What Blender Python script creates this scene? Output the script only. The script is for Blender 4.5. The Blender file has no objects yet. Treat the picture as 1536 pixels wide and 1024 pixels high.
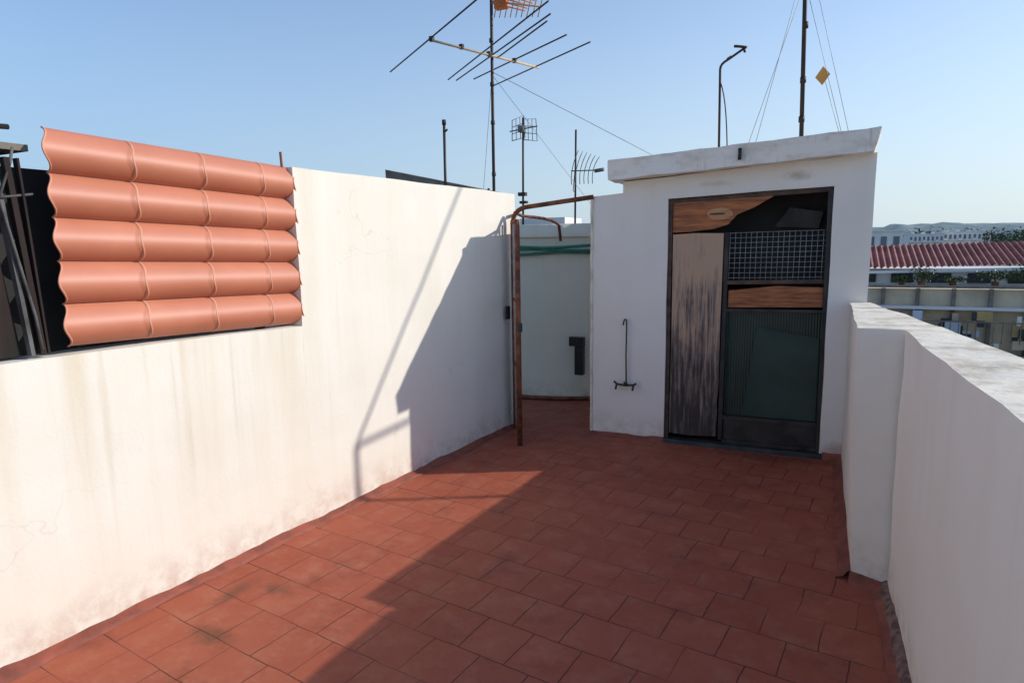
import bpy, bmesh, math, random
from mathutils import Vector, Matrix, noise
random.seed(7)
S=bpy.context.scene
COL=S.collection
# ------------------------------------------------------------------ materials
def newmat(name):
    m=bpy.data.materials.new(name);m.use_nodes=True
    nt=m.node_tree;b=nt.nodes['Principled BSDF'];return m,nt,b
def nd(nt,t,**k):
    n=nt.nodes.new(t)
    for a,v in k.items():
        if a in n.inputs: n.inputs[a].default_value=v
        else: setattr(n,a,v)
    return n
def L(nt,a,b): nt.links.new(a,b)
def coord(nt,scale=(1,1,1),rot=(0,0,0),loc=(0,0,0)):
    c=nd(nt,'ShaderNodeNewGeometry');m=nd(nt,'ShaderNodeMapping')
    m.inputs['Scale'].default_value=scale;m.inputs['Rotation'].default_value=rot;m.inputs['Location'].default_value=loc
    L(nt,c.outputs['Position'],m.inputs['Vector']);return m.outputs[0]
def noi(nt,vec,scale,detail=4,rough=.55):
    n=nd(nt,'ShaderNodeTexNoise');n.inputs['Scale'].default_value=scale;n.inputs['Detail'].default_value=detail
    n.inputs['Roughness'].default_value=rough;L(nt,vec,n.inputs['Vector']);return n.outputs['Fac']
def ramp(nt,fac,stops):
    r=nd(nt,'ShaderNodeValToRGB');e=r.color_ramp.elements
    while len(e)<len(stops): e.new(.5)
    for i,(p,c) in enumerate(stops):
        e[i].position=p; e[i].color=(c,c,c,1) if not hasattr(c,'__len__') else (*c,1)
    L(nt,fac,r.inputs[0]);return r.outputs[0]
def mix(nt,fac,a,b,mode='MIX'):
    m=nd(nt,'ShaderNodeMix');m.data_type='RGBA';m.blend_type=mode
    f=m.inputs[0];A=m.inputs[6];B=m.inputs[7]
    for s,v in ((f,fac),(A,a),(B,b)):
        if isinstance(v,bpy.types.NodeSocket): L(nt,v,s)
        elif hasattr(v,'__len__'): s.default_value=(*v,1)
        else: s.default_value=v
    return m.outputs[2]
def math_(nt,op,a,b=None,c=None):
    m=nd(nt,'ShaderNodeMath');m.operation=op
    for i,v in enumerate((a,b,c)):
        if v is None: continue
        if isinstance(v,bpy.types.NodeSocket): L(nt,v,m.inputs[i])
        else: m.inputs[i].default_value=v
    return m.outputs[0]
def bump(nt,b,h,strength=.3,dist=.01):
    n=nd(nt,'ShaderNodeBump');n.inputs['Strength'].default_value=strength;n.inputs['Distance'].default_value=dist
    L(nt,h,n.inputs['Height']);L(nt,n.outputs[0],b.inputs['Normal'])
def blob(nt,pos,cx,cy,cz,sx,sy,sz,seed=0,lo=.9,hi=1.6):
    mp=coord(nt,(1/sx,1/sy,1/sz),loc=(-cx/sx,-cy/sy,-cz/sz))
    gl=nd(nt,'ShaderNodeVectorMath');gl.operation='LENGTH';L(nt,mp,gl.inputs[0])
    d=math_(nt,'ADD',gl.outputs['Value'],math_(nt,'MULTIPLY',noi(nt,pos,11+seed,4,.7),1.6))
    return ramp(nt,math_(nt,'MULTIPLY',d,.5),[(lo/2,1),(hi/2,0)])
def simple(name,col,col2=None,scale=8,rough=.7,metal=0,st=(1,1,1),bmp=.2,lo=.35,hi=.65):
    m,nt,b=newmat(name)
    col2=col2 or tuple(c*.65 for c in col)
    f=noi(nt,coord(nt,st),scale,4)
    L(nt,mix(nt,ramp(nt,f,[(lo,0),(hi,1)]),col2,col),b.inputs['Base Color'])
    b.inputs['Roughness'].default_value=rough;b.inputs['Metallic'].default_value=metal
    if bmp: bump(nt,b,noi(nt,coord(nt,st),scale*5,3),bmp,.004)
    return m
def stucco(name,base=(.84,.79,.70),streak=.5,dirt=(.62,.51,.32),zs=1.2,cracks=False,patches=()):
    m,nt,b=newmat(name)
    pos=coord(nt)
    big=noi(nt,pos,1.3,4)
    c=mix(nt,ramp(nt,big,[(.35,0),(.7,1)]),tuple(x*y for x,y in zip(base,(.94,.93,.90))),base)
    st=noi(nt,coord(nt,(3.2,3.2,.22)),1.6,4,.55)
    stm=ramp(nt,st,[(.44,0),(.72,1)])
    sep=nd(nt,'ShaderNodeSeparateXYZ');L(nt,pos,sep.inputs[0])
    zf=ramp(nt,math_(nt,'DIVIDE',sep.outputs[2],zs),[(.15,.2),(.90,1),(1.0,.85)])
    if cracks:
        yf=ramp(nt,math_(nt,'MULTIPLY',sep.outputs[1],.2),[(.50,1),(.62,.25)]);zf=math_(nt,'MULTIPLY',zf,yf)
    f=math_(nt,'MULTIPLY',math_(nt,'MULTIPLY',stm,zf),streak)
    c=mix(nt,f,c,dirt)
    st2=noi(nt,coord(nt,(13,13,.4)),1.6,3,.6)
    c=mix(nt,math_(nt,'MULTIPLY',math_(nt,'MULTIPLY',ramp(nt,st2,[(.57,0),(.76,1)]),zf),streak*.5),c,(.50,.39,.23))
    zb=ramp(nt,sep.outputs[2],[(0.0,1),(.06,.8),(.24,0)])
    sp=ramp(nt,noi(nt,pos,9,5,.7),[(.40,0),(.62,1)])
    c=mix(nt,math_(nt,'MULTIPLY',math_(nt,'MULTIPLY',zb,sp),.55),c,(.50,.31,.22))
    if cracks:
        wn=nd(nt,'ShaderNodeTexNoise');wn.inputs['Scale'].default_value=4;wn.inputs['Detail'].default_value=3;L(nt,pos,wn.inputs['Vector'])
        wv=nd(nt,'ShaderNodeVectorMath');wv.operation='MULTIPLY_ADD';L(nt,wn.outputs['Color'],wv.inputs[0]);wv.inputs[1].default_value=(.5,.5,.5);L(nt,pos,wv.inputs[2])
        vo=nd(nt,'ShaderNodeTexVoronoi');vo.feature='DISTANCE_TO_EDGE';vo.inputs['Scale'].default_value=1.1;L(nt,wv.outputs[0],vo.inputs['Vector'])
        cr=ramp(nt,vo.outputs['Distance'],[(0,1),(.005,0)])
        c=mix(nt,math_(nt,'MULTIPLY',math_(nt,'MULTIPLY',cr,ramp(nt,noi(nt,pos,1.1,2),[(.52,0),(.62,1)])),.25),c,(.45,.38,.28))
    for (P,R,colr,k) in patches:
        c=mix(nt,math_(nt,'MULTIPLY',blob(nt,pos,*P,*R),k),c,colr)
    L(nt,c,b.inputs['Base Color']);b.inputs['Roughness'].default_value=.85
    h=math_(nt,'ADD',noi(nt,pos,60,3),math_(nt,'MULTIPLY',noi(nt,pos,5,2),1.6))
    bump(nt,b,h,.15,.006)
    return m
M={}
M['wall']=stucco('white_stucco',streak=.62,zs=1.25,cracks=True)
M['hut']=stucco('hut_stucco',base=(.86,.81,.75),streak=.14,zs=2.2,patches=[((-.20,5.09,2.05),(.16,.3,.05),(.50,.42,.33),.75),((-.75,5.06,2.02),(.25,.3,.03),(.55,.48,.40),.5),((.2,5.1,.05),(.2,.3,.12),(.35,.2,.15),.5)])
M['par']=stucco('parapet_stucco',base=(.88,.81,.70),streak=.16)
def coping(name,a,b2):
    m,nt,b=newmat(name);pos=coord(nt)
    f=ramp(nt,noi(nt,pos,7,7,.72),[(.36,0),(.54,1)])
    c=mix(nt,f,a,b2)
    f2=ramp(nt,noi(nt,pos,34,4,.7),[(.58,0),(.68,1)])
    c=mix(nt,math_(nt,'MULTIPLY',f2,.45),c,(.30,.25,.18))
    L(nt,c,b.inputs['Base Color']);b.inputs['Roughness'].default_value=.9
    bump(nt,b,noi(nt,pos,50,4,.7),.35,.008);return m
M['coping']=coping('weathered_coping',(.54,.45,.33),(.82,.74,.60))
def slabm():
    m,nt,b=newmat('roof_slab_paint');pos=coord(nt)
    f=ramp(nt,noi(nt,coord(nt,(2.2,2.2,5)),2.2,6,.65),[(.46,0),(.68,1)])
    c=mix(nt,math_(nt,'MULTIPLY',f,.60),(.87,.81,.72),(.54,.45,.32))
    f2=ramp(nt,noi(nt,coord(nt,(14,14,2)),2,3),[(.60,0),(.75,1)])
    c=mix(nt,math_(nt,'MULTIPLY',f2,.45),c,(.42,.35,.26))
    L(nt,c,b.inputs['Base Color']);b.inputs['Roughness'].default_value=.9
    bump(nt,b,noi(nt,pos,40,4),.35,.008);return m
M['slab']=slabm()
def floorm():
    m,nt,b=newmat('red_painted_tiles')
    v=coord(nt,rot=(0,0,math.radians(6.5)))
    wn=nd(nt,'ShaderNodeTexNoise');wn.inputs['Scale'].default_value=5;wn.inputs['Detail'].default_value=3;L(nt,v,wn.inputs['Vector'])
    wv=nd(nt,'ShaderNodeVectorMath');wv.operation='MULTIPLY_ADD';L(nt,wn.outputs['Color'],wv.inputs[0]);wv.inputs[1].default_value=(.022,.022,0);L(nt,v,wv.inputs[2])
    br=nd(nt,'ShaderNodeTexBrick');br.offset=.5;br.squash=1
    br.inputs['Scale'].default_value=1;br.inputs['Brick Width'].default_value=.225;br.inputs['Row Height'].default_value=.235
    br.inputs['Mortar Size'].default_value=.0030;br.inputs['Mortar Smooth'].default_value=.3;br.inputs['Bias'].default_value=0
    br.inputs['Color1'].default_value=(0,0,0,1);br.inputs['Color2'].default_value=(1,1,1,1);br.inputs['Mortar'].default_value=(.5,.5,.5,1)
    L(nt,wv.outputs[0],br.inputs['Vector'])
    c=mix(nt,br.outputs['Color'],(.320,.074,.039),(.375,.092,.050))
    pos=coord(nt)
    big=ramp(nt,noi(nt,pos,1.1,4),[(.35,0),(.68,1)])
    c=mix(nt,math_(nt,'MULTIPLY',big,.5),c,(.42,.122,.062))
    fade=ramp(nt,noi(nt,pos,6,6,.75),[(.48,0),(.70,1)])
    c=mix(nt,math_(nt,'MULTIPLY',fade,.42),c,(.48,.20,.115))
    sc=ramp(nt,noi(nt,coord(nt,(3,14,1),rot=(0,0,.5)),3,5,.7),[(.60,0),(.70,1)])
    c=mix(nt,math_(nt,'MULTIPLY',sc,.25),c,(.50,.25,.16))
    dk=ramp(nt,noi(nt,pos,3.1,5,.7),[(.55,0),(.70,1)])
    c=mix(nt,math_(nt,'MULTIPLY',dk,.45),c,(.15,.045,.03))
    mk=math_(nt,'MAXIMUM',blob(nt,pos,-2.22,1.66,0,.17,.10,1,0),blob(nt,pos,-2.25,2.05,0,.15,.07,1,2))
    mk=math_(nt,'MAXIMUM',mk,blob(nt,pos,-2.42,1.95,0,.07,.2,1,3))
    c=mix(nt,math_(nt,'MULTIPLY',mk,.68),c,(.13,.06,.032))
    door_dark=blob(nt,pos,-.35,4.95,0,.75,.14,1,1)  # darker floor band along the foot of the hut front
    c=mix(nt,math_(nt,'MULTIPLY',door_dark,.5),c,(.10,.035,.025))
    jm=ramp(nt,noi(nt,pos,1.5,4,.65),[(.38,.15),(.52,1)])
    jf=math_(nt,'MULTIPLY',br.outputs['Fac'],jm)
    c=mix(nt,math_(nt,'MULTIPLY',jf,.85),c,(.07,.022,.016))
    L(nt,c,b.inputs['Base Color'])
    rr=ramp(nt,noi(nt,pos,7,3),[(.3,.55),(.7,.8)]);L(nt,rr,b.inputs['Roughness'])
    b.inputs['Specular IOR Level'].default_value=.25
    h=math_(nt,'SUBTRACT',math_(nt,'MULTIPLY',noi(nt,pos,22,4,.65),.4),math_(nt,'MULTIPLY',jf,.8))
    h=math_(nt,'ADD',h,math_(nt,'MULTIPLY',br.outputs['Color'],.12))
    bump(nt,b,h,.5,.006);return m
M['floor']=floorm()
M['redskirt']=simple('red_skirting_paint',(.32,.08,.045),(.18,.05,.03),9,.7,bmp=.4)
M['greyskirt']=simple('worn_skirting',(.26,.15,.11),(.13,.06,.045),22,.85,bmp=.6,lo=.42,hi=.58)
M['terra']=simple('terracotta_plastic',(.57,.205,.118),(.51,.178,.10),3,.5,bmp=.05)
M['terraL']=simple('terracotta_seam',(.66,.31,.20),(.62,.27,.17),6,.55,bmp=0)
M['darkwood']=simple('dark_wood',(.026,.013,.010),(.010,.007,.006),5,.9,st=(4,4,.6),bmp=.1)
M['black']=simple('black_plastic',(.012,.012,.014),(.006,.006,.007),8,.4)
M['grey']=simple('grey_metal',(.14,.14,.14),(.05,.045,.04),9,.7,.1)
M['darkmetal']=simple('dark_mast_metal',(.035,.033,.033),(.07,.035,.02),12,.55,.4)
M['alu']=simple('dull_aluminium',(.20,.19,.18),(.09,.08,.07),10,.5,.5)
M['rust']=simple('rust',(.30,.105,.04),(.11,.035,.018),14,.85,.1,bmp=.6)
M['conc']=simple('concrete',(.24,.21,.17),(.15,.13,.11),3,.9,bmp=.4)
M['orange']=simple('orange_plastic',(.75,.22,.06),(.6,.16,.04),8,.6)
M['cream']=simple('cream_aluminium',(.65,.5,.3),(.5,.34,.2),8,.5)
M['amber']=simple('amber_plate',(.80,.38,.08),(.65,.27,.05),8,.6)
M['hose']=simple('green_hose',(.05,.25,.15),(.03,.15,.10),9,.5)
M['tank']=stucco('tank_render',base=(.86,.78,.61),streak=.2,zs=1.8)
M['wire']=simple('wire',(.35,.33,.30),(.2,.18,.16),9,.5,.3,bmp=0)
def plank():
    m,nt,b=newmat('weathered_plywood');pos=coord(nt)
    g=noi(nt,coord(nt,(20,20,1.2)),2.0,7,.78)
    sep=nd(nt,'ShaderNodeSeparateXYZ');L(nt,pos,sep.inputs[0])
    zz=math_(nt,'MULTIPLY_ADD',sep.outputs[2],-.42,.72)
    s=math_(nt,'ADD',math_(nt,'MULTIPLY',g,2.0),math_(nt,'ADD',zz,-1.15))
    s=math_(nt,'ADD',s,math_(nt,'MULTIPLY',noi(nt,coord(nt,(1,1,.7)),5,4),.55))
    c=ramp(nt,s,[(.26,(.50,.33,.22)),(.42,(.33,.23,.17)),(.56,(.16,.125,.105)),(.76,(.05,.04,.038))])
    L(nt,c,b.inputs['Base Color']);b.inputs['Roughness'].default_value=.85
    bump(nt,b,g,.6,.006);return m
M['plank']=plank()
def ply(name,a,b2,sx=(1.5,1.5,16)):
    m,nt,b=newmat(name)
    g=noi(nt,coord(nt,sx),2.2,6,.7)
    L(nt,ramp(nt,g,[(.38,b2),(.62,a)]),b.inputs['Base Color']);b.inputs['Roughness'].default_value=.6
    bump(nt,b,g,.3,.004);return m
M['ply']=ply('orange_plywood',(.50,.17,.05),(.19,.06,.025))
M['knot']=ply('plywood_patch',(.58,.29,.13),(.36,.15,.06))
M['green']=simple('dark_green_sheet',(.018,.048,.034),(.011,.029,.021),4,.5,bmp=.1)
M['greenrefl']=simple('green_sheet_reflection',(.028,.058,.044),(.018,.040,.030),4,.5,bmp=.1)  # lighter copy of the sheet green, used as a painted reflection
M['dkgrey']=simple('dirty_dark_metal',(.055,.049,.042),(.022,.02,.018),7,.6,.2,bmp=.4)
M['frame']=simple('brown_door_frame',(.12,.065,.04),(.035,.025,.02),12,.7,bmp=.4)
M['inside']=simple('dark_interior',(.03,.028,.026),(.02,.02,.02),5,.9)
M['meshw']=simple('mesh_wire',(.45,.45,.45),(.30,.30,.30),20,.5,.2,bmp=0)
# ------------------------------------------------------------------ builder
class B:
    def __init__(s,name,mats,parent=None):
        s.bm=bmesh.new();s.name=name;s.m=mats;s.parent=parent
    def quad(s,P4,mi=0):
        f=s.bm.faces.new([s.bm.verts.new(p) for p in P4]);f.material_index=mi;return f
    def grid(s,a,b,c,d,n,k,mi):
        a,b,c,d=map(Vector,(a,b,c,d));V=[]
        for i in range(n+1):
            u=i/n;row=[]
            for j in range(k+1):
                v=j/k;row.append(s.bm.verts.new((a*(1-u)+b*u)*(1-v)+(d*(1-u)+c*u)*v))
            V.append(row)
        for i in range(n):
            for j in range(k):
                f=s.bm.faces.new((V[i][j],V[i+1][j],V[i+1][j+1],V[i][j+1]));f.material_index=mi
    def hexa(s,P8,mi=0,step=None,mtop=None):
        p=[Vector(q) for q in P8]
        def n(a,b): return 1 if not step else max(1,int(round((a-b).length/step)))
        q=[(3,2,1,0,mi),(4,5,6,7,mtop if mtop is not None else mi),(0,1,5,4,mi),(1,2,6,5,mi),(2,3,7,6,mi),(3,0,4,7,mi)]
        for a,b,c,d,m_ in q:
            s.grid(p[a],p[b],p[c],p[d],max(n(p[a],p[b]),n(p[d],p[c])),max(n(p[a],p[d]),n(p[b],p[c])),m_)
    def box(s,x0,x1,y0,y1,z0,z1,mi=0,step=None,mtop=None):
        s.hexa([(x0,y0,z0),(x1,y0,z0),(x1,y1,z0),(x0,y1,z0),(x0,y0,z1),(x1,y0,z1),(x1,y1,z1),(x0,y1,z1)],mi,step,mtop)
    def tube(s,pts,r,mi=0,n=8,cap=True):
        pts=[Vector(p) for p in pts];rings=[];up=None
        for i,p in enumerate(pts):
            t=(pts[min(i+1,len(pts)-1)]-pts[max(i-1,0)]).normalized()
            if up is None:
                up=Vector((0,0,1)) if abs(t.z)<.9 else Vector((1,0,0))
            a=t.cross(up).normalized();b_=a.cross(t).normalized();up=b_
            rr=r if not hasattr(r,'__len__') else r[i]
            rings.append([s.bm.verts.new(p+(a*math.cos(2*math.pi*k/n)+b_*math.sin(2*math.pi*k/n))*rr) for k in range(n)])
        for i in range(len(rings)-1):
            for k in range(n):
                f=s.bm.faces.new((rings[i][k],rings[i][(k+1)%n],rings[i+1][(k+1)%n],rings[i+1][k]));f.material_index=mi;f.smooth=True
        if cap:
            for rg in (rings[0],rings[-1]):
                f=s.bm.faces.new(rg);f.material_index=mi
    def done(s,rough=0,rs=3,bevel=0,weld=False,smooth=False):
        bm=s.bm
        if rough or weld: bmesh.ops.remove_doubles(bm,verts=bm.verts,dist=1e-4)
        if rough:
            for v in bm.verts:
                v.co+=noise.noise_vector(v.co*rs)*rough+noise.noise_vector(v.co*rs*4)*rough*.4
        bmesh.ops.recalc_face_normals(bm,faces=bm.faces)
        me=bpy.data.meshes.new(s.name);bm.to_mesh(me);bm.free()
        for k in s.m: me.materials.append(M[k] if isinstance(k,str) else k)
        o=bpy.data.objects.new(s.name,me);COL.objects.link(o)
        if s.parent: o.parent=s.parent
        if bevel:
            b=o.modifiers.new('b','BEVEL');b.width=bevel;b.segments=3;b.limit_method='ANGLE';b.angle_limit=math.radians(50)
        if smooth:
            for f in me.polygons: f.use_smooth=True
        return o
def empty(name):
    e=bpy.data.objects.new(name,None);COL.objects.link(e);return e
def arc(p0,p1,p2,n=6):
    p0,p1,p2=map(Vector,(p0,p1,p2))
    return [p0*(1-t)**2+p1*2*t*(1-t)+p2*t*t for t in [i/n for i in range(n+1)]]
# ------------------------------------------------------------------ ground + far
g=B('ground',[simple('dry_ground',(.20,.17,.12),(.13,.13,.08),.05,.95,bmp=0)])
g.quad([(-4000,-4000,-10),(4000,-4000,-10),(4000,4000,-10),(-4000,4000,-10)]);g.done()
hm,nt,b=newmat('hazy_hillside')
c=mix(nt,ramp(nt,noi(nt,coord(nt,(1,1,2)),.04,5,.7),[(.4,0),(.6,1)]),(.11,.18,.20),(.22,.27,.25));L(nt,c,b.inputs['Base Color']);b.inputs['Roughness'].default_value=1  # distance haze put into the hill's base colours
h=B('hill',[hm])
nx,ny=150,10
V=[]
for i in range(nx+1):
    row=[]
    x=-700+1500*i/nx
    for j in range(ny+1):
        y=900+260*j/ny
        t=math.sin(min(1,j/ny*1.15)*math.pi*.5)
        hh=22+5*noise.noise(Vector((x*.006,3,0)))+4*noise.noise(Vector((x*.03,y*.02,7)))+1.5*noise.noise(Vector((x*.15,y*.1,7)))
        if x<90: hh*=.8
        row.append(h.bm.verts.new((x,y,-10+t*(hh+9) if j else -10)))
    V.append(row)
for i in range(nx):
    for j in range(ny): h.bm.faces.new((V[i][j],V[i+1][j],V[i+1][j+1],V[i][j+1]))
h.done(smooth=True)
M['farwhite']=simple('far_white_paint',(.80,.78,.75),(.66,.66,.65),.3,.9,bmp=0)
M['farwin']=simple('far_window',(.16,.19,.22),(.10,.12,.14),.5,.4,bmp=0)
M['farbeige']=simple('far_beige_paint',(.62,.53,.40),(.46,.40,.32),.5,.9,bmp=0)
M['terrac']=simple('far_terracotta',(.35,.16,.10),(.25,.11,.08),.5,.9,bmp=0)
def block(name,x0,x1,y,dep,z1,floors,nw,fh=3.0,mats=('farwhite','farwin','farbeige'),roofbits=True,bal=True):
    o=B(name,list(mats));o.box(x0,x1,y,y+dep,-10,z1,0)
    w=(x1-x0)/nw
    for f in range(floors):
        zt=z1-fh*.25-f*fh
        for k in range(nw):
            cx=x0+(k+.5)*w
            o.box(cx-w*.24,cx+w*.24,y-.07,y-.01,zt-fh*.45,zt,1)
            if (k+f)%3==0 and bal: o.box(cx-w*.4,cx+w*.4,y-.9,y-.08,zt-fh*.62,zt-fh*.36,0)
        o.box(x0,x1,y-.12,y-.02,zt-fh*.70,zt-fh*.66,2)
    o.box(x0-.1,x1+.1,y-.15,y+dep+.1,z1+.003,z1+.2,0)
    if roofbits:
        for k in range(3):
            xx=x0+(x1-x0)*(.15+.3*k);o.box(xx,xx+(x1-x0)*.07,y+dep*.4,y+dep*.6,z1+.203,z1+.6,0)
    return o.done()
block('white_building',4.9,9.3,100,10,2.45,4,3,2.6,roofbits=False,bal=False)
block('apartment_block',20.5,28.4,205,14,2.4,4,8,2.4)
block('apartment_block',29.2,38,212,14,2.9,4,8,2.6)
rh=random.Random(11)
for k in range(13):
    y=330+rh.random()*480;x=y*(.085+.17*(k+.3+.4*rh.random())/13);w_=8+rh.random()*12
    block('white_house',x,x+w_,y,10,1.2+y*.0055*rh.uniform(.2,1.5),3,max(2,int(w_/4)),3,mats=('farwhite' if k%3 else 'farbeige','farwin','terrac'),roofbits=False,bal=False)
lf,nt,b=newmat('plant_leaves')
c=mix(nt,ramp(nt,noi(nt,coord(nt),3,3),[(.4,0),(.6,1)]),(.03,.06,.02),(.09,.14,.05));L(nt,c,b.inputs['Base Color'])
lf2=simple('distant_foliage',(.08,.13,.08),(.04,.075,.045),.2,1,bmp=0)
tr=B('distant_trees',[lf2])
for k in range(80):
    y=240+rh.random()*480;x=y*(.10+.17*rh.random());R_=1.6+rh.random()*2.2
    zc=-.6+rh.random()*(y*.0065)
    for q in range(80):
        a=Vector((rh.gauss(0,.5),rh.gauss(0,.5),rh.gauss(0,.34)));p_=Vector((x,y,zc))+a*R_*1.6;s_=.3+rh.random()*.5
        d1=Vector((rh.uniform(-1,1),rh.uniform(-1,1),rh.uniform(-1,1))).normalized();d2=d1.cross(Vector((.3,.5,.9))).normalized()
        tr.quad([p_-d1*s_,p_-d2*s_*.7,p_+d1*s_,p_+d2*s_*.7],0)
    tr.tube([(x,y,-10),(x,y,zc)],[.4,.2],0,5)
tr.done()
# ------------------------------------------------------------------ red roof building (Y~40)
rt,nt,b=newmat('red_corrugated_roof')
c=mix(nt,ramp(nt,noi(nt,coord(nt,(1,1,1)),.9,5,.7),[(.4,0),(.65,1)]),(.21,.055,.04),(.36,.12,.085));L(nt,c,b.inputs['Base Color']);b.inputs['Roughness'].default_value=.8
M['rroof']=rt
M['beige']=simple('aged_beige_wall',(.70,.57,.39),(.48,.39,.28),.8,.9,bmp=0)
M['dkopening']=simple('dark_opening',(.05,.05,.055),(.025,.025,.025),1,.6,bmp=0)
M['bluew']=simple('pale_blue_sheet',(.60,.68,.76),(.44,.52,.60),1,.7,bmp=0)
M['ochre']=simple('ochre_sheet',(.60,.42,.18),(.42,.30,.14),1,.8,bmp=0)
M['tealp']=simple('teal_sheet',(.18,.32,.32),(.11,.21,.21),1,.8,bmp=0)
par=empty('tiled_roof_building')
o=B('roof',['rroof'],par)
x=1.0;i=0
prev=None
while x<22:
    zr=1.00+(x-2.3)*.022;ze=-.02+(x-2.3)*.030
    k=i%4;off={0:0,1:.08,2:.11,3:.03}[k]
    a=o.bm.verts.new((x,39.4,ze+off));c_=o.bm.verts.new((x,43.5,zr+off+.1))
    if prev: o.bm.faces.new((prev[0],a,c_,prev[1]))
    prev=(a,c_);x+=.075;i+=1
o.done()
o=B('walls',['farwhite','beige','dkopening','conc','bluew','ochre','tealp'],par)
o.box(1.2,21.8,40,46,-10,-.12,0)
o.hexa([(1,39.3,-.30),(22,39.3,.28),(22,39.38,.28),(1,39.38,-.30),(1,39.3,-.16),(22,39.3,.47),(22,39.38,.47),(1,39.38,-.16)],0)
for k in range(12):
    xx=1.6+k*1.7;o.box(xx,xx+1.0,39.93,39.97,-.75,-.25,2)
o.box(1.0,22,36.5,39.9,-10,-.85,1)
o.box(1.0,22,36.35,36.48,-.80,-.68,3)
for k in range(15):
    xx=1.2+k*1.45;o.box(xx,xx+.16,36.30,36.45,-5,-.82,3)
rr=random.Random(5)
for k in range(110):
    xx=1.2+rr.random()*14;w=.15+rr.random()*.5;z0=-4.8+rr.random()*2.6;hh=.2+rr.random()*.6
    o.box(xx,xx+w,36.1-k*.006,36.2-k*.006,z0,min(z0+hh,-1.82),rr.choice([0,0,1,2,2,4,4,5,3,6,4,0]))
o.box(1,22,35.9,36.4,-1.78,-1.66,0)
for k in range(60):
    xx=1.1+k*.33;o.box(xx,xx+.04,35.2,35.24,-3.2,-2.3,3)
o.box(1,22,35.2,35.25,-2.28,-2.22,3)
o.done()
def shrub(cx,cy,cz,w,h_,n=420):
    o=B('potted_shrub',[lf,'rust'])
    o.tube([(cx,cy,-.85),(cx,cy,cz)],.03,1,6)
    o.tube([(cx,cy,-.85),(cx,cy,-.6)],[.13,.17],1,10)
    for _ in range(n):
        a=Vector((rr.gauss(0,.45),rr.gauss(0,.35),rr.gauss(0,.45)))
        if a.length>1.15: continue
        p=Vector((cx+a.x*w,cy+a.y*w,cz+a.z*h_));s_=.035+rr.random()*.05
        d1=Vector((rr.uniform(-1,1),rr.uniform(-1,1),rr.uniform(-1,1))).normalized();d2=d1.cross(Vector((.3,.5,.9))).normalized()
        o.quad([p-d1*s_,p-d2*s_*.5,p+d1*s_,p+d2*s_*.5],0)
    o.done()
shrub(4.55,38.6,-.33,.6,.45,600);shrub(3.7,38.8,-.5,.5,.2);shrub(7.6,38.5,-.3,1.0,.28,700);shrub(8.9,38.5,-.2,.9,.32,700);shrub(5.9,38.7,-.5,.7,.16)
# ------------------------------------------------------------------ terrace floor
f=B('terrace_floor',['floor','conc'])
f.hexa([(-3.2,-1.6,-.3),(.80,-1.6,-.3),(.36,7.6,-.3),(-4.4,7.6,-.3),(-3.2,-1.6,0),(.80,-1.6,0),(.36,7.6,0),(-4.4,7.6,0)],0)
f.done()
hb=B('apartment_building',['farbeige']);hb.box(-4.6,.62,-6,7.7,-10,-.305,0);hb.done()
lx=lambda y:-2.75+(y-1.14)*.0844
w=B('parapet_wall',['wall','coping'])
T=.2
w.hexa([(lx(-1.6)-T,-1.6,0),(lx(-1.6),-1.6,0),(lx(2.7),2.7,0),(lx(2.7)-T,2.7,0),
        (lx(-1.6)-T,-1.6,1.235),(lx(-1.6),-1.6,1.235),(lx(2.7),2.7,1.165),(lx(2.7)-T,2.7,1.165)],0,.12,None)
w.hexa([(lx(2.7)-T,2.7,0),(lx(2.7),2.7,0),(lx(5.07),5.07,0),(lx(5.07)-T,5.07,0),
        (lx(2.7)-T,2.7,2.03),(lx(2.7),2.7,2.03),(lx(5.07),5.07,2.025),(lx(5.07)-T,5.07,2.025)],0,.12,None)
w.done(rough=.006,rs=2.5)
sk=B('floor_skirting',['redskirt','greyskirt'])
def skirt(a,b,wd,hh,side=1,mi=0):
    a=Vector((*a,0));b=Vector((*b,0));n=max(2,int((b-a).length/.05));t=(b-a).normalized();nn=Vector((-t.y,t.x,0))*side
    P=[]
    for i in range(n+1):
        p=a.lerp(b,i/n);k1=1+.5*noise.noise(p*4)+.25*noise.noise(p*17);k2=1+.5*noise.noise(p*3+Vector((5,0,0)))+.2*noise.noise(p*15)
        P.append([sk.bm.verts.new(p+nn*-.01+Vector((0,0,hh*k1))),sk.bm.verts.new(p+nn*.010+Vector((0,0,hh*k1*.92))),
                  sk.bm.verts.new(p+nn*wd*.5*k2+Vector((0,0,hh*.35))),sk.bm.verts.new(p+nn*wd*k2+Vector((0,0,.005))),sk.bm.verts.new(p+nn*wd*1.01*k2+Vector((0,0,-.01)))])
    for i in range(n):
        for j in range(4):
            f_=sk.bm.faces.new((P[i][j],P[i+1][j],P[i+1][j+1],P[i][j+1]));f_.material_index=mi if j<2 else 0;f_.smooth=True
skirt((lx(-1.6),-1.6),(lx(5.07),5.07),.055,.028,-1)
skirt((-1.70,5.02),(-1.10,5.05),.05,.03,-1)
skirt((.06,5.09),(.20,5.10),.05,.04,-1)
skirt((.19,5.08),(.19,3.235),.06,.045,-1)
skirt((.185,3.23),(.345,3.20),.05,.04,-1)
skirt((.34,3.22),(.42,-1.5),.06,.055,-1,1)
sk.done()
r=B('parapet_wall',['par','coping'])
r.hexa([(.19,3.235,0),(.50,3.20,0),(.30,5.10,0),(.19,5.08,0),(.15,3.235,1.205),(.515,3.20,1.205),(.31,5.10,1.155),(.185,5.08,1.155)],0,.1,1)
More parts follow.
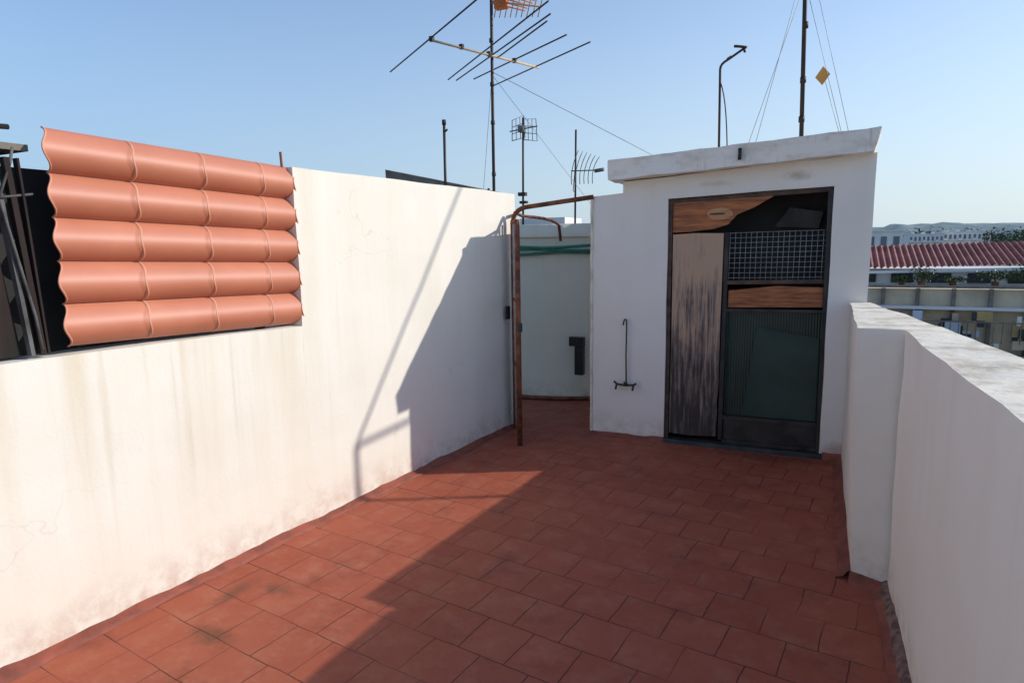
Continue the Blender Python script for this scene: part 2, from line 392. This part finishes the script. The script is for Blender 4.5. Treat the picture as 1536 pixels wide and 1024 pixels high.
r.hexa([(.44,-1.6,0),(.98,-1.6,0),(.50,3.199,0),(.34,3.199,0),(.44,-1.6,1.29),(.98,-1.6,1.29),(.515,3.199,1.205),(.33,3.199,1.205)],0,.1,1)
r.done(rough=.008,rs=3)
# ------------------------------------------------------------------ hut
hut=empty('stairwell_hut')
fy=lambda x:5.02+(x+1.70)*.045
hw=B('walls',['hut','coping','inside'],hut)
def fp(x0,x1,za,zb,zc,zd,th=.15,mi=0):
    hw.hexa([(x0,fy(x0),za),(x1,fy(x1),zb),(x1,fy(x1)+th,zb),(x0,fy(x0)+th,za),(x0,fy(x0),zc),(x1,fy(x1),zd),(x1,fy(x1)+th,zd),(x0,fy(x0)+th,zc)],mi,.12)
fp(-1.70,-1.45,0,0,1.965,1.985)
fp(-1.45,-1.10,0,0,2.07,2.09)
fp(.04,.29,0,0,2.16,2.175)
fp(-1.10,.04,1.925,1.965,2.09,2.16)
hw.hexa([(-1.5,5.2,0),(-1.38,5.2,0),(-1.38,7,0),(-1.5,7,0),(-1.5,5.2,2.07),(-1.38,5.2,2.08),(-1.38,7,2.08),(-1.5,7,2.07)],0)
hw.hexa([(.17,5.25,0),(.29,5.25,0),(.29,7,0),(.17,7,0),(.17,5.25,2.16),(.29,5.25,2.17),(.29,7,2.17),(.17,7,2.16)],0)
hw.hexa([(-1.38,6.88,0),(.17,6.88,0),(.17,7,0),(-1.38,7,0),(-1.38,6.88,2.08),(.17,6.88,2.16),(.17,7,2.16),(-1.38,7,2.08)],2)
hw.done(rough=.005,rs=3)
sl=B('roof_slab',['slab'],hut)
sl.hexa([(-1.535,4.895,2.072),(.27,4.985,2.172),(.34,7.15,2.172),(-1.56,7.1,2.072),(-1.535,4.895,2.222),(.303,4.985,2.325),(.37,7.15,2.325),(-1.56,7.1,2.222)],0,.1)
sl.done(rough=.009,rs=5,bevel=.01)
ed=B('peeling_edge',['coping'],hut)
ed.box(-1.712,-1.695,5.005,5.17,.03,1.95,0,.06);ed.done(rough=.006,rs=9)
sb=B('black_slot',['black'],hut);sb.tube([(-.575,4.93,2.245),(-.575,4.925,2.165)],.012,0,8);sb.done()  # black tube on the slab front, standing for a dark slot
dy=lambda x:fy(x)+.045
def bar(o,x0,z0,x1,z1,wd,th=.03,off=0,mi=0):
    a=Vector((x0,0,z0));b=Vector((x1,0,z1));t=(b-a).normalized();n=Vector((-t.z,0,t.x))*wd/2
    q=[a-n,b-n,b+n,a+n]
    o.hexa([(p.x,dy(p.x)+off-th/2,p.z) for p in q]+[(p.x,dy(p.x)+off+th/2,p.z) for p in q],mi)
df=B('door_frame',['frame','dkgrey'],hut)
bar(df,-1.085,.0,-1.085,1.92,.03,.05,-.0)
bar(df,-1.07,1.905,.03,1.945,.028,.045,.004)
bar(df,.035,.0,.022,1.945,.035,.05,-.003,1)
bar(df,-.67,.05,-.665,1.66,.03,.035,.002,1)
bar(df,-.655,1.285,.01,1.30,.028,.032,-.002,0)
bar(df,-.655,1.075,.01,1.08,.022,.032,-.002,1)
bar(df,-.655,.235,.015,.235,.03,.034,-.002,1)
bar(df,-.655,.035,.015,.035,.04,.034,-.002,1)
df.done(bevel=.003)
dp=B('door_panels',['plank','ply','knot','green','dkgrey','inside','greenrefl'],hut)
def poly(o,P,off,th,mi):
    fr=[o.bm.verts.new((x_,dy(x_)+off,z_)) for x_,z_ in P];bk=[o.bm.verts.new((x_,dy(x_)+off+th,z_)) for x_,z_ in P]
    f1=o.bm.faces.new(fr);f1.material_index=mi;f2=o.bm.faces.new(bk[::-1]);f2.material_index=mi
    for i in range(len(P)):
        j=(i+1)%len(P);f_=o.bm.faces.new((fr[i],fr[j],bk[j],bk[i]));f_.material_index=mi
poly(dp,[(-1.065,.07),(-.9,.062),(-.70,.075),(-.694,.28),(-.70,.31),(-.69,.5),(-.693,1.0),(-.688,1.655),(-.9,1.66),(-1.062,1.652),(-1.058,.9)],-.022,.02,0)
poly(dp,[(-1.068,1.668),(-.93,1.672),(-.76,1.69),(-.66,1.72),(-.60,1.79),(-.48,1.84),(-.36,1.91),(-.33,1.932),(-1.068,1.903)],-.012,.012,1)
poly(dp,[(-.72+.095*math.cos(a*math.pi/8),1.80+.045*math.sin(a*math.pi/8)) for a in range(16)],-.018,.006,2)
poly(dp,[(-.74+.06*math.cos(a*math.pi/8),1.80+.007*math.sin(a*math.pi/8)) for a in range(16)],-.021,.003,4)
poly(dp,[(-.645,1.095),(.008,1.11),(.006,1.255),(-.3,1.262),(-.642,1.225)],.004,.01,1)
x=-.65
z0,z1=.252,1.062
prev=None;i=0
while x<.018:
    yy=dy(x)+.012+(.004 if i%2 else 0)
    a=dp.bm.verts.new((x,yy,z0));c_=dp.bm.verts.new((x,yy,z1))
    if prev:
        f_=dp.bm.faces.new((prev[0],a,c_,prev[1]));f_.material_index=3
    prev=(a,c_);x+=.0095;i+=1
poly(dp,[(-.52,.255),(-.47,.62),(-.43,.95),(.0,.88),(.004,.255)],.004,.004,6)  # lighter wedge that paints a reflection onto the green sheet
poly(dp,[(-.65,.055),(.015,.055),(.015,.222),(-.65,.222)],.004,.01,4)
poly(dp,[(-1.09,1.25),(.05,1.25),(.05,2.0),(-1.09,2.0)],.30,.01,5)  # dark sheet behind the openings, interior shade put in its colour
poly(dp,[(-.35,1.70),(-.05,1.68),(-.02,1.80),(-.25,1.84)],.22,.01,4)
dp.done()
ms=B('wire_mesh',['meshw'],hut)
k=-.645
while k<.012:
    ms.tube([(k,dy(k)-.005,1.305),(k+.004,dy(k)-.005,1.66)],.0019,0,4);k+=.0372
for k in range(10):
    z=1.32+k*.0372;ms.tube([(-.65,dy(-.65)-.008,z),(.008,dy(0)-.008,z+.01)],.0019,0,4)
ms.done()
st=B('threshold',['dkgrey'],hut);st.hexa([(-1.1,5.0,0),(.06,5.05,0),(.06,5.2,0),(-1.1,5.2,0),(-1.1,5.02,.03),(.06,5.07,.03),(.06,5.2,.03),(-1.1,5.2,.03)],0,.08);st.done(rough=.006,rs=8)
tp=B('wall_tap_pipe',['dkgrey'])
yy=5.0
tp.tube(arc((-1.43,yy,.94),(-1.425,yy,1.0),(-1.405,yy,.985),5)+[(-1.40,yy-.005,.93),(-1.405,yy,.7),(-1.40,yy,.455)],.006,0,8)
tp.tube([(-1.50,yy-.01,.475),(-1.47,yy-.02,.455),(-1.40,yy-.02,.45),(-1.335,yy-.02,.458),(-1.315,yy-.01,.47)],.009,0,8)
tp.tube([(-1.475,yy-.02,.455),(-1.475,yy-.05,.42)],.009,0,8)
tp.tube([(-1.335,yy-.02,.455),(-1.335,yy-.05,.42)],.009,0,8)
tp.tube([(-1.41,yy,.45),(-1.41,yy+.05,.45)],.014,0,8)
tp.tube([(-1.40,yy-.03,.45),(-1.40,yy-.03,.48)],.016,0,8)
tp.done()
# ------------------------------------------------------------------ gate
gt=B('rusty_metal_gate',['rust','meshw','black'])
H0=Vector((-2.345,4.86,0));F0=Vector((-2.125,4.49,0))
arch=[(-2.375,4.93,0),(-2.37,4.93,1.0),(-2.372,4.93,1.74)]+arc((-2.372,4.93,1.76),(-2.37,4.93,1.90),(-2.22,4.95,1.905),7)+[(-1.95,4.985,1.935),(-1.69,5.01,1.962)]
gt.tube(arch,.019,0,10)
gt.tube([(-2.355,4.90,.0),(-2.35,4.90,1.0),(-2.352,4.90,1.80)],.014,0,8)
def gb(a,b,w_=.016): gt.tube([a,b],w_,0,4)
z=Vector((0,0,1))
gb(H0+z*.06,H0+z*1.79);gb(F0+z*.0,F0+z*1.785,.023)
for hh in (.08,.62,1.15,1.775): gb(H0+z*hh,F0+z*hh,.013)
for k in range(1,7):
    p=H0.lerp(F0,k/7);gt.tube([p+z*.1,p+z*1.77],.003,1,4)
for k in range(1,20):
    gt.tube([H0+z*(.08+k*.088),F0+z*(.08+k*.088)],.003,1,4)
gt.box(-2.135,-2.095,4.47,4.50,.92,.99,2)
gt.box(-2.41,-2.385,4.84,4.88,.97,1.08,2)
gt.tube([(-2.36,4.95,1.86)]+arc((-2.5,5.4,1.85),(-2.33,5.75,1.84),(-2.30,5.80,1.77),5)+[(-2.29,5.82,1.62)],.014,0,8)
gt.done()
# ------------------------------------------------------------------ tank in passage
tk=B('water_tank',['tank','coping','rust'])
cx,cy,R=-2.9,7.6,1.67
def ringwall(R0,R1,z0,z1,mi,n=72):
    A=[];Bv=[]
    for i in range(n):
        a=2*math.pi*i/n;A.append(tk.bm.verts.new((cx+R0*math.cos(a),cy+R0*math.sin(a),z0)));Bv.append(tk.bm.verts.new((cx+R1*math.cos(a),cy+R1*math.sin(a),z1)))
    for i in range(n):
        j=(i+1)%n;f_=tk.bm.faces.new((A[i],A[j],Bv[j],Bv[i]));f_.material_index=mi;f_.smooth=True
    return Bv
ringwall(R,R,0,1.66,0);ringwall(R,R+.03,1.66,1.663,0);t_=ringwall(R+.03,R+.03,1.663,1.79,0);f_=tk.bm.faces.new(t_);f_.material_index=1
bp=[(cx+(R+.02)*math.cos(a),cy+(R+.02)*math.sin(a),.025) for a in [math.radians(-120+i*4) for i in range(22)]]
tk.tube(bp,.02,2,8)
tk.done()
hs=B('garden_hose',['hose'])
for k,zz in enumerate((1.50,1.535,1.57)):
    hs.tube([(cx+(R+.045+.01*k)*math.cos(a),cy+(R+.045+.01*k)*math.sin(a),zz+.012*math.sin(a*9+k*2)) for a in [math.radians(-125+i*4) for i in range(24)]],.014,0,8)
hs.done()
mb=B('black_meter_box',['black'])
mb.box(-2.25,-2.10,5.93,5.99,.585,.675,0);mb.box(-2.185,-2.10,5.91,5.98,.30,.583,0);mb.tube([(-2.22,5.97,.63),(-2.22,6.15,.63)],.02,0,8)
mb.done(bevel=.008)
# ------------------------------------------------------------------ terracotta panel + coop
pn=B('roof_tile_panel',['terra','terraL','darkwood'])
y0,y1=1.52,2.715;ny,nz=120,130
seams=[1.845,2.175,2.505]
def px_(y,v):
    q=(v*5)%1.0
    wv=(math.sin(math.pi*min(1,max(0,q**.88))))**.66 if 0<q<1 else 0
    s4=((y-y0+.005)/.33)%1.0
    return lx(y)-.060+.064*wv+.004*(1-s4)
def pz(u,v):
    zt=2.08+(2.035-2.08)*u;zb=1.215+(1.175-1.215)*u
    return zb+(zt-zb)*v
def yoff(v): return .020*math.cos(2*math.pi*v*5)
V=[]
for i in range(ny+1):
    u=i/ny;row=[]
    for j in range(nz+1):
        v=j/nz;y=y0+(y1-y0)*u
        row.append(pn.bm.verts.new((px_(y,v),y+yoff(v),pz(u,v))))
    V.append(row)
for i in range(ny):
    for j in range(nz):
        f_=pn.bm.faces.new((V[i][j],V[i+1][j],V[i+1][j+1],V[i][j+1]));f_.smooth=True
for ys in seams:
    prev=None
    for j in range(nz+1):
        v=j/nz;q=(v*5)%1.0;sh=.012*math.sin(math.pi*q)
        ring=[]
        for dyy,dx in ((-.007,-.002),(-.0035,.0045),(.0025,.0048),(.007,.0005)):
            y=ys+sh+dyy;u=(y-y0)/(y1-y0)
            ring.append(pn.bm.verts.new((px_(ys+.001,v)+dx-.001,y+yoff(v)*.75,pz(u,v))))
        if prev:
            for k in range(3):
                f_=pn.bm.faces.new((prev[k],prev[k+1],ring[k+1],ring[k]));f_.material_index=1;f_.smooth=True
        prev=ring
for u in (0,1):
    pts=[]
    for j in range(nz+1):
        v=j/nz;y=y0+(y1-y0)*u;pts.append((px_(y+(1e-4 if u==0 else -1e-4),v),y+yoff(v),pz(u,v)))
    pn.tube(pts,.004,1,6)
pn.box(lx(1.6)-.14,lx(1.6)-.10,1.6,1.64,1.2,2.05,2);pn.box(lx(2.5)-.14,lx(2.5)-.10,2.5,2.54,1.17,2.0,2)
o=pn.done()
cp=B('wooden_roof_coop',['darkwood','grey','inside','conc'])
X=lx(1.3)
cp.hexa([(X-.10,.95,1.20),(X-.07,.95,1.20),(X-.06,1.38,1.20),(X-.09,1.38,1.20),(X-.10,.95,2.02),(X-.07,.95,2.02),(X-.06,1.31,2.03),(X-.09,1.31,2.03)],0)
cp.box(X-1.6,X-.16,.9,2.6,1.15,1.93,2)
cp.box(X-.5,X-.07,1.34,1.50,1.985,2.01,3)
for (ya,yb,mi_,w_) in ((1.395,1.345,1,.014),(1.43,1.385,0,.02),(1.455,1.43,0,.008)):
    cp.hexa([(X-.05,ya,1.2),(X-.02,ya,1.2),(X-.02,ya+w_,1.2),(X-.05,ya+w_,1.2),(X-.05,yb,1.95),(X-.02,yb,1.95),(X-.02,yb+w_,1.95),(X-.05,yb+w_,1.95)],mi_)
cp.tube([(X-.01,1.2,1.82),(X-.01,1.31,1.81),(X-.01,1.35,1.79),(X-.01,1.38,1.6),(X-.01,1.42,1.35),(X-.01,1.43,1.22)],.006,1,8)
cp.tube([(X-.01,1.35,1.80),(X-.03,1.41,1.93),(X-.04,1.43,1.99)],.005,1,8)
cp.tube([(X-.01,1.35,1.8),(X-.04,1.48,1.82)],.005,1,8)
cp.tube([(X-.05,1.20,2.05),(X-.05,1.43,2.065)],.010,0,8)
cp.done()
rb=B('rebar_stub',['rust']);rb.tube([(lx(2.7)-.05,2.68,1.9),(lx(2.7)-.05,2.67,2.11)],.007,0,6);rb.done()
# ------------------------------------------------------------------ neighbour roof + walls behind
nb=B('neighbour_building',['conc','farwhite'])
nb.box(-14,-1.5,10.5,22,-10,1.9,0)
nb.box(-5.75,-4.75,12.3,13.3,1.903,2.12,1)
nb.done()
nb=B('concrete_wall',['conc','coping'])
nb.hexa([(-8.9,12,1.9),(-6.2,12,1.9),(-6.2,12.25,1.9),(-8.9,12.25,1.9),(-8.9,12,3.28),(-6.2,12,2.68),(-6.2,12.25,2.68),(-8.9,12.25,3.28)],0,.3)
nb.done(rough=.01)
nr=B('neighbour_roof',['conc']);nr.box(-14,-4.65,-6,10.45,-10,-.2,0);nr.done()
# ------------------------------------------------------------------ big antenna
mk='darkmetal'
A=B('television_antenna',[mk,'alu','orange','cream','wire'])
A.tube([(-3.355,6.5,1.79),(-3.35,6.5,3.0),(-3.33,6.5,5.6)],.017,0,10)
for zz in (2.35,2.9,3.3,3.75): A.tube([(-3.35,6.5,zz),(-3.35,6.5,zz+.04)],.024,0,8)
A.tube([(-3.42,6.5,1.79),(-3.42,6.5,2.22)],.014,0,8)
Zp=3.6
bA=Vector((-3.60,5.70,Zp));bB=Vector((-3.07,7.14,Zp))
A.tube([bA,bB],.012,3,6)
for a,b_ in [((-4.69,6.50),(-2.68,4.99)),((-4.29,7.14),(-2.2,5.33)),((-4.22,7.22),(-2.30,5.62)),((-4.0,7.27),(-2.38,6.23)),((-3.95,7.69),(-2.25,6.56)),((-3.33,6.6),(-2.40,5.78))]:
    A.tube([(a[0],a[1],Zp+.015),(b_[0],b_[1],Zp+.015)],.0075,0,6)
for k in range(4): A.box(bA.x+.13*k-.02,bA.x+.13*k+.02,bA.y+.36*k-.02,bA.y+.36*k+.02,Zp-.01,Zp+.035,0)
A.tube([(-3.33,6.5,4.16),(-2.78,6.5,4.02)],.01,3,6)
for k in range(9):
    t=k/8;p=Vector((-3.27+.5*t,6.5,4.15-.13*t));s_=1-.35*t
    A.tube([p+Vector((-.10,.12,-.11))*s_,p+Vector((.10,-.12,.11))*s_],.006,3,6)
for k in range(5):
    A.tube([(-3.28+.025*k,6.38,4.10+.03*k),(-3.0+.03*k,6.62,4.05+.02*k)],.007,2,6)
A.box(-3.29,-3.15,6.46,6.54,4.07,4.18,2)
for e in [((-3.35,6.5,3.45),(-1.25,6.45,2.26)),((-3.35,6.5,3.42),(-4.6,8.5,2.0)),((-3.35,6.5,3.42),(-2.5,8.0,1.8))]:
    A.tube(e,.0028,4,4)
A.done()
A=B('television_antenna',[mk,'alu'])
A.tube([(-5.54,12,1.9),(-5.51,12,4.07)],.022,0,8)
cx_,cz_=-5.46,3.83
for (ox,wx,tl) in ((-.12,.13,.05),(.14,.13,-.04)):
    P_=[(cx_+ox-wx,11.9,cz_-.20),(cx_+ox-wx*.8,11.86,cz_+.18),(cx_+ox+wx,11.9,cz_+.21+tl),(cx_+ox+wx,11.95,cz_-.20+tl),(cx_+ox-wx,11.9,cz_-.20)]
    A.tube(P_,.009,1,5)
    for k in (.33,.66):
        A.tube([Vector(P_[0]).lerp(Vector(P_[1]),k),Vector(P_[3]).lerp(Vector(P_[2]),k)],.007,1,5)
        A.tube([Vector(P_[0]).lerp(Vector(P_[3]),k),Vector(P_[1]).lerp(Vector(P_[2]),k)],.007,1,5)
A.tube([(cx_-.30,11.9,cz_-.02),(cx_+.30,11.9,cz_+.03)],.012,0,5)
A.box(cx_-.08,cx_+.03,11.8,11.95,cz_-.06,cz_+.06,1)
A.box(-5.60,-5.44,11.9,12,2.55,2.62,0);A.box(-5.57,-5.42,11.9,12,2.4,2.45,0);A.done()
A=B('television_antenna',[mk,'alu'])
A.tube([(-4.42,12,1.9),(-4.40,12,3.74)],.02,0,8)
A.tube([(-4.50,12,2.98),(-3.86,12,2.96)],.012,1,6)
for k in range(6):
    x_=-4.47+k*.085
    A.tube(arc((x_-.02,12,2.72),(x_-.02,11.9,3.0),(x_+.12,12,3.36-.03*k),6),.008,1,5)
A.tube([(-4.02,12,2.95),(-3.84,12,2.97)],.035,1,8);A.tube([(-4.42,12,3.0),(-4.42,11.9,2.6),(-4.40,12,2.55)],.008,0,6);A.done()
A=B('vent_pole',[mk]);A.tube([(-7.36,12,1.9),(-7.34,12,4.1)],.03,0,8);A.tube([(-7.34,12,4.1),(-7.34,12,4.2)],.045,0,8);A.tube([(-7.34,12,3.95),(-7.26,12,4.0)],.02,0,6);A.done()
A=B('bent_pipe_pole',[mk])
A.tube([(-.93,6.4,2.2),(-.945,6.4,3.14)]+arc((-.945,6.4,3.15),(-.945,6.4,3.2),(-.88,6.4,3.225),4)+[(-.75,6.4,3.30)],.011,0,8)
A.tube([(-.83,6.4,3.335),(-.78,6.4,3.325),(-.72,6.4,3.31)],.012,0,8);A.tube([(-.745,6.4,3.31),(-.735,6.4,3.27)],.012,0,6);A.tube([(-.88,6.36,3.22),(-.86,6.44,3.26)],.01,0,6)
A.tube(arc((-.94,6.4,3.04),(-.86,6.38,2.85),(-.855,6.4,2.2),8),.006,0,6)
A.done()
A=B('antenna_mast',[mk,'wire','amber'])
A.tube([(-.23,6.4,2.25),(-.26,6.4,3.63),(-.29,6.4,5.4)],.019,0,10)
for zz in (2.62,2.95,3.4): A.tube([(-.24-.01*(zz-2.6),6.4,zz),(-.24-.01*(zz-2.6),6.4,zz+.05)],.025,0,8)
for e in [((-.27,6.4,3.75),(-.73,6.4,2.3)),((-.28,6.4,3.9),(-.68,6.6,2.3)),((-.27,6.4,3.80),(.13,6.35,2.31)),((-.27,6.4,4.1),(.19,6.5,2.31)),((-.10,6.4,3.05),(.12,6.4,2.31))]:
    A.tube(e,.0022,1,4)
c0=Vector((-.09,6.38,2.985))
vs=[(c0.x-.058,c0.y,c0.z-.005),(c0.x,c0.y,c0.z-.075),(c0.x+.058,c0.y,c0.z+.01),(c0.x,c0.y,c0.z+.08)]
f1=[A.bm.verts.new(v) for v in vs];f2=[A.bm.verts.new((v[0],v[1]+.012,v[2])) for v in vs]
A.bm.faces.new(f1).material_index=2;A.bm.faces.new(f2[::-1]).material_index=2
for i in range(4): A.bm.faces.new((f1[i],f1[(i+1)%4],f2[(i+1)%4],f2[i])).material_index=2
A.done()
A=B('unseen_shadow_frame',[mk])  # added out of view, shaped to cast the thin line shadow on the wall
A.tube([(2.9,6.02,-3.0),(2.9,6.02,3.68)],.022,0,8)
A.tube([(2.9,6.02,3.68),(2.9,7.40,5.58)],.014,0,8)
A.tube([(2.9,6.02,3.68),(2.9,6.60,3.69)],.018,0,8)
A.done()
nr=B('neighbour_roof',['conc']);nr.box(.66,9,-6,16,-10,-3.0,0);nr.done()
# ------------------------------------------------------------------ light
sd=Vector((1,.54,.605)).normalized()
sun=bpy.data.lights.new('sun','SUN');sun.energy=3.7;sun.angle=math.radians(.5);sun.color=(1,.95,.87)
so=bpy.data.objects.new('sun',sun);so.rotation_euler=(-sd).to_track_quat('-Z','Y').to_euler();COL.objects.link(so)
W=bpy.data.worlds.new('World');S.world=W;W.use_nodes=True;nt=W.node_tree
sk_=nt.nodes.new('ShaderNodeTexSky');sk_.sky_type='NISHITA';sk_.sun_disc=False
sk_.sun_elevation=math.asin(sd.z);sk_.sun_rotation=math.atan2(sd.x,sd.y)
sk_.air_density=1.0;sk_.dust_density=.6;sk_.ozone_density=1.5
bg=nt.nodes['Background'];bg.inputs[1].default_value=.15
tc=nd(nt,'ShaderNodeTexCoord');sp=nd(nt,'ShaderNodeSeparateXYZ');L(nt,tc.outputs['Generated'],sp.inputs[0])
dt=nd(nt,'ShaderNodeVectorMath');dt.operation='DOT_PRODUCT';L(nt,tc.outputs['Generated'],dt.inputs[0]);dt.inputs[1].default_value=Vector((sd.x,sd.y,0)).normalized()
az=ramp(nt,math_(nt,'MULTIPLY_ADD',dt.outputs['Value'],.5,.5),[(.25,0),(.85,1)])
haze=mix(nt,az,(2.3,3.3,4.5),(4.6,5.3,5.7))
tint=mix(nt,1.0,sk_.outputs[0],(1.07,1.19,1.36),'MULTIPLY')
hf=ramp(nt,sp.outputs[2],[(0,.92),(.10,.74),(.30,.34),(.6,.0)])
L(nt,mix(nt,hf,tint,haze),bg.inputs[0])
# ------------------------------------------------------------------ camera
p,ps,roll=.1509,.4524,.016
fw=Vector((-math.sin(ps)*math.cos(p),math.cos(ps)*math.cos(p),-math.sin(p)))
r_=Vector((math.cos(ps),math.sin(ps),0));u_=r_.cross(fw)
r2=r_*math.cos(roll)-u_*math.sin(roll);u2=u_*math.cos(roll)+r_*math.sin(roll)
cd=bpy.data.cameras.new('camera');cd.sensor_width=36;cd.lens=22.5;cd.clip_start=.05;cd.clip_end=8000
co=bpy.data.objects.new('camera',cd)
mm=Matrix((r2,u2,-fw)).transposed().to_4x4();mm.translation=Vector((0,0,1.6));co.matrix_world=mm
COL.objects.link(co);S.camera=co
S.view_settings.view_transform='Standard';S.view_settings.look='None';S.view_settings.exposure=0
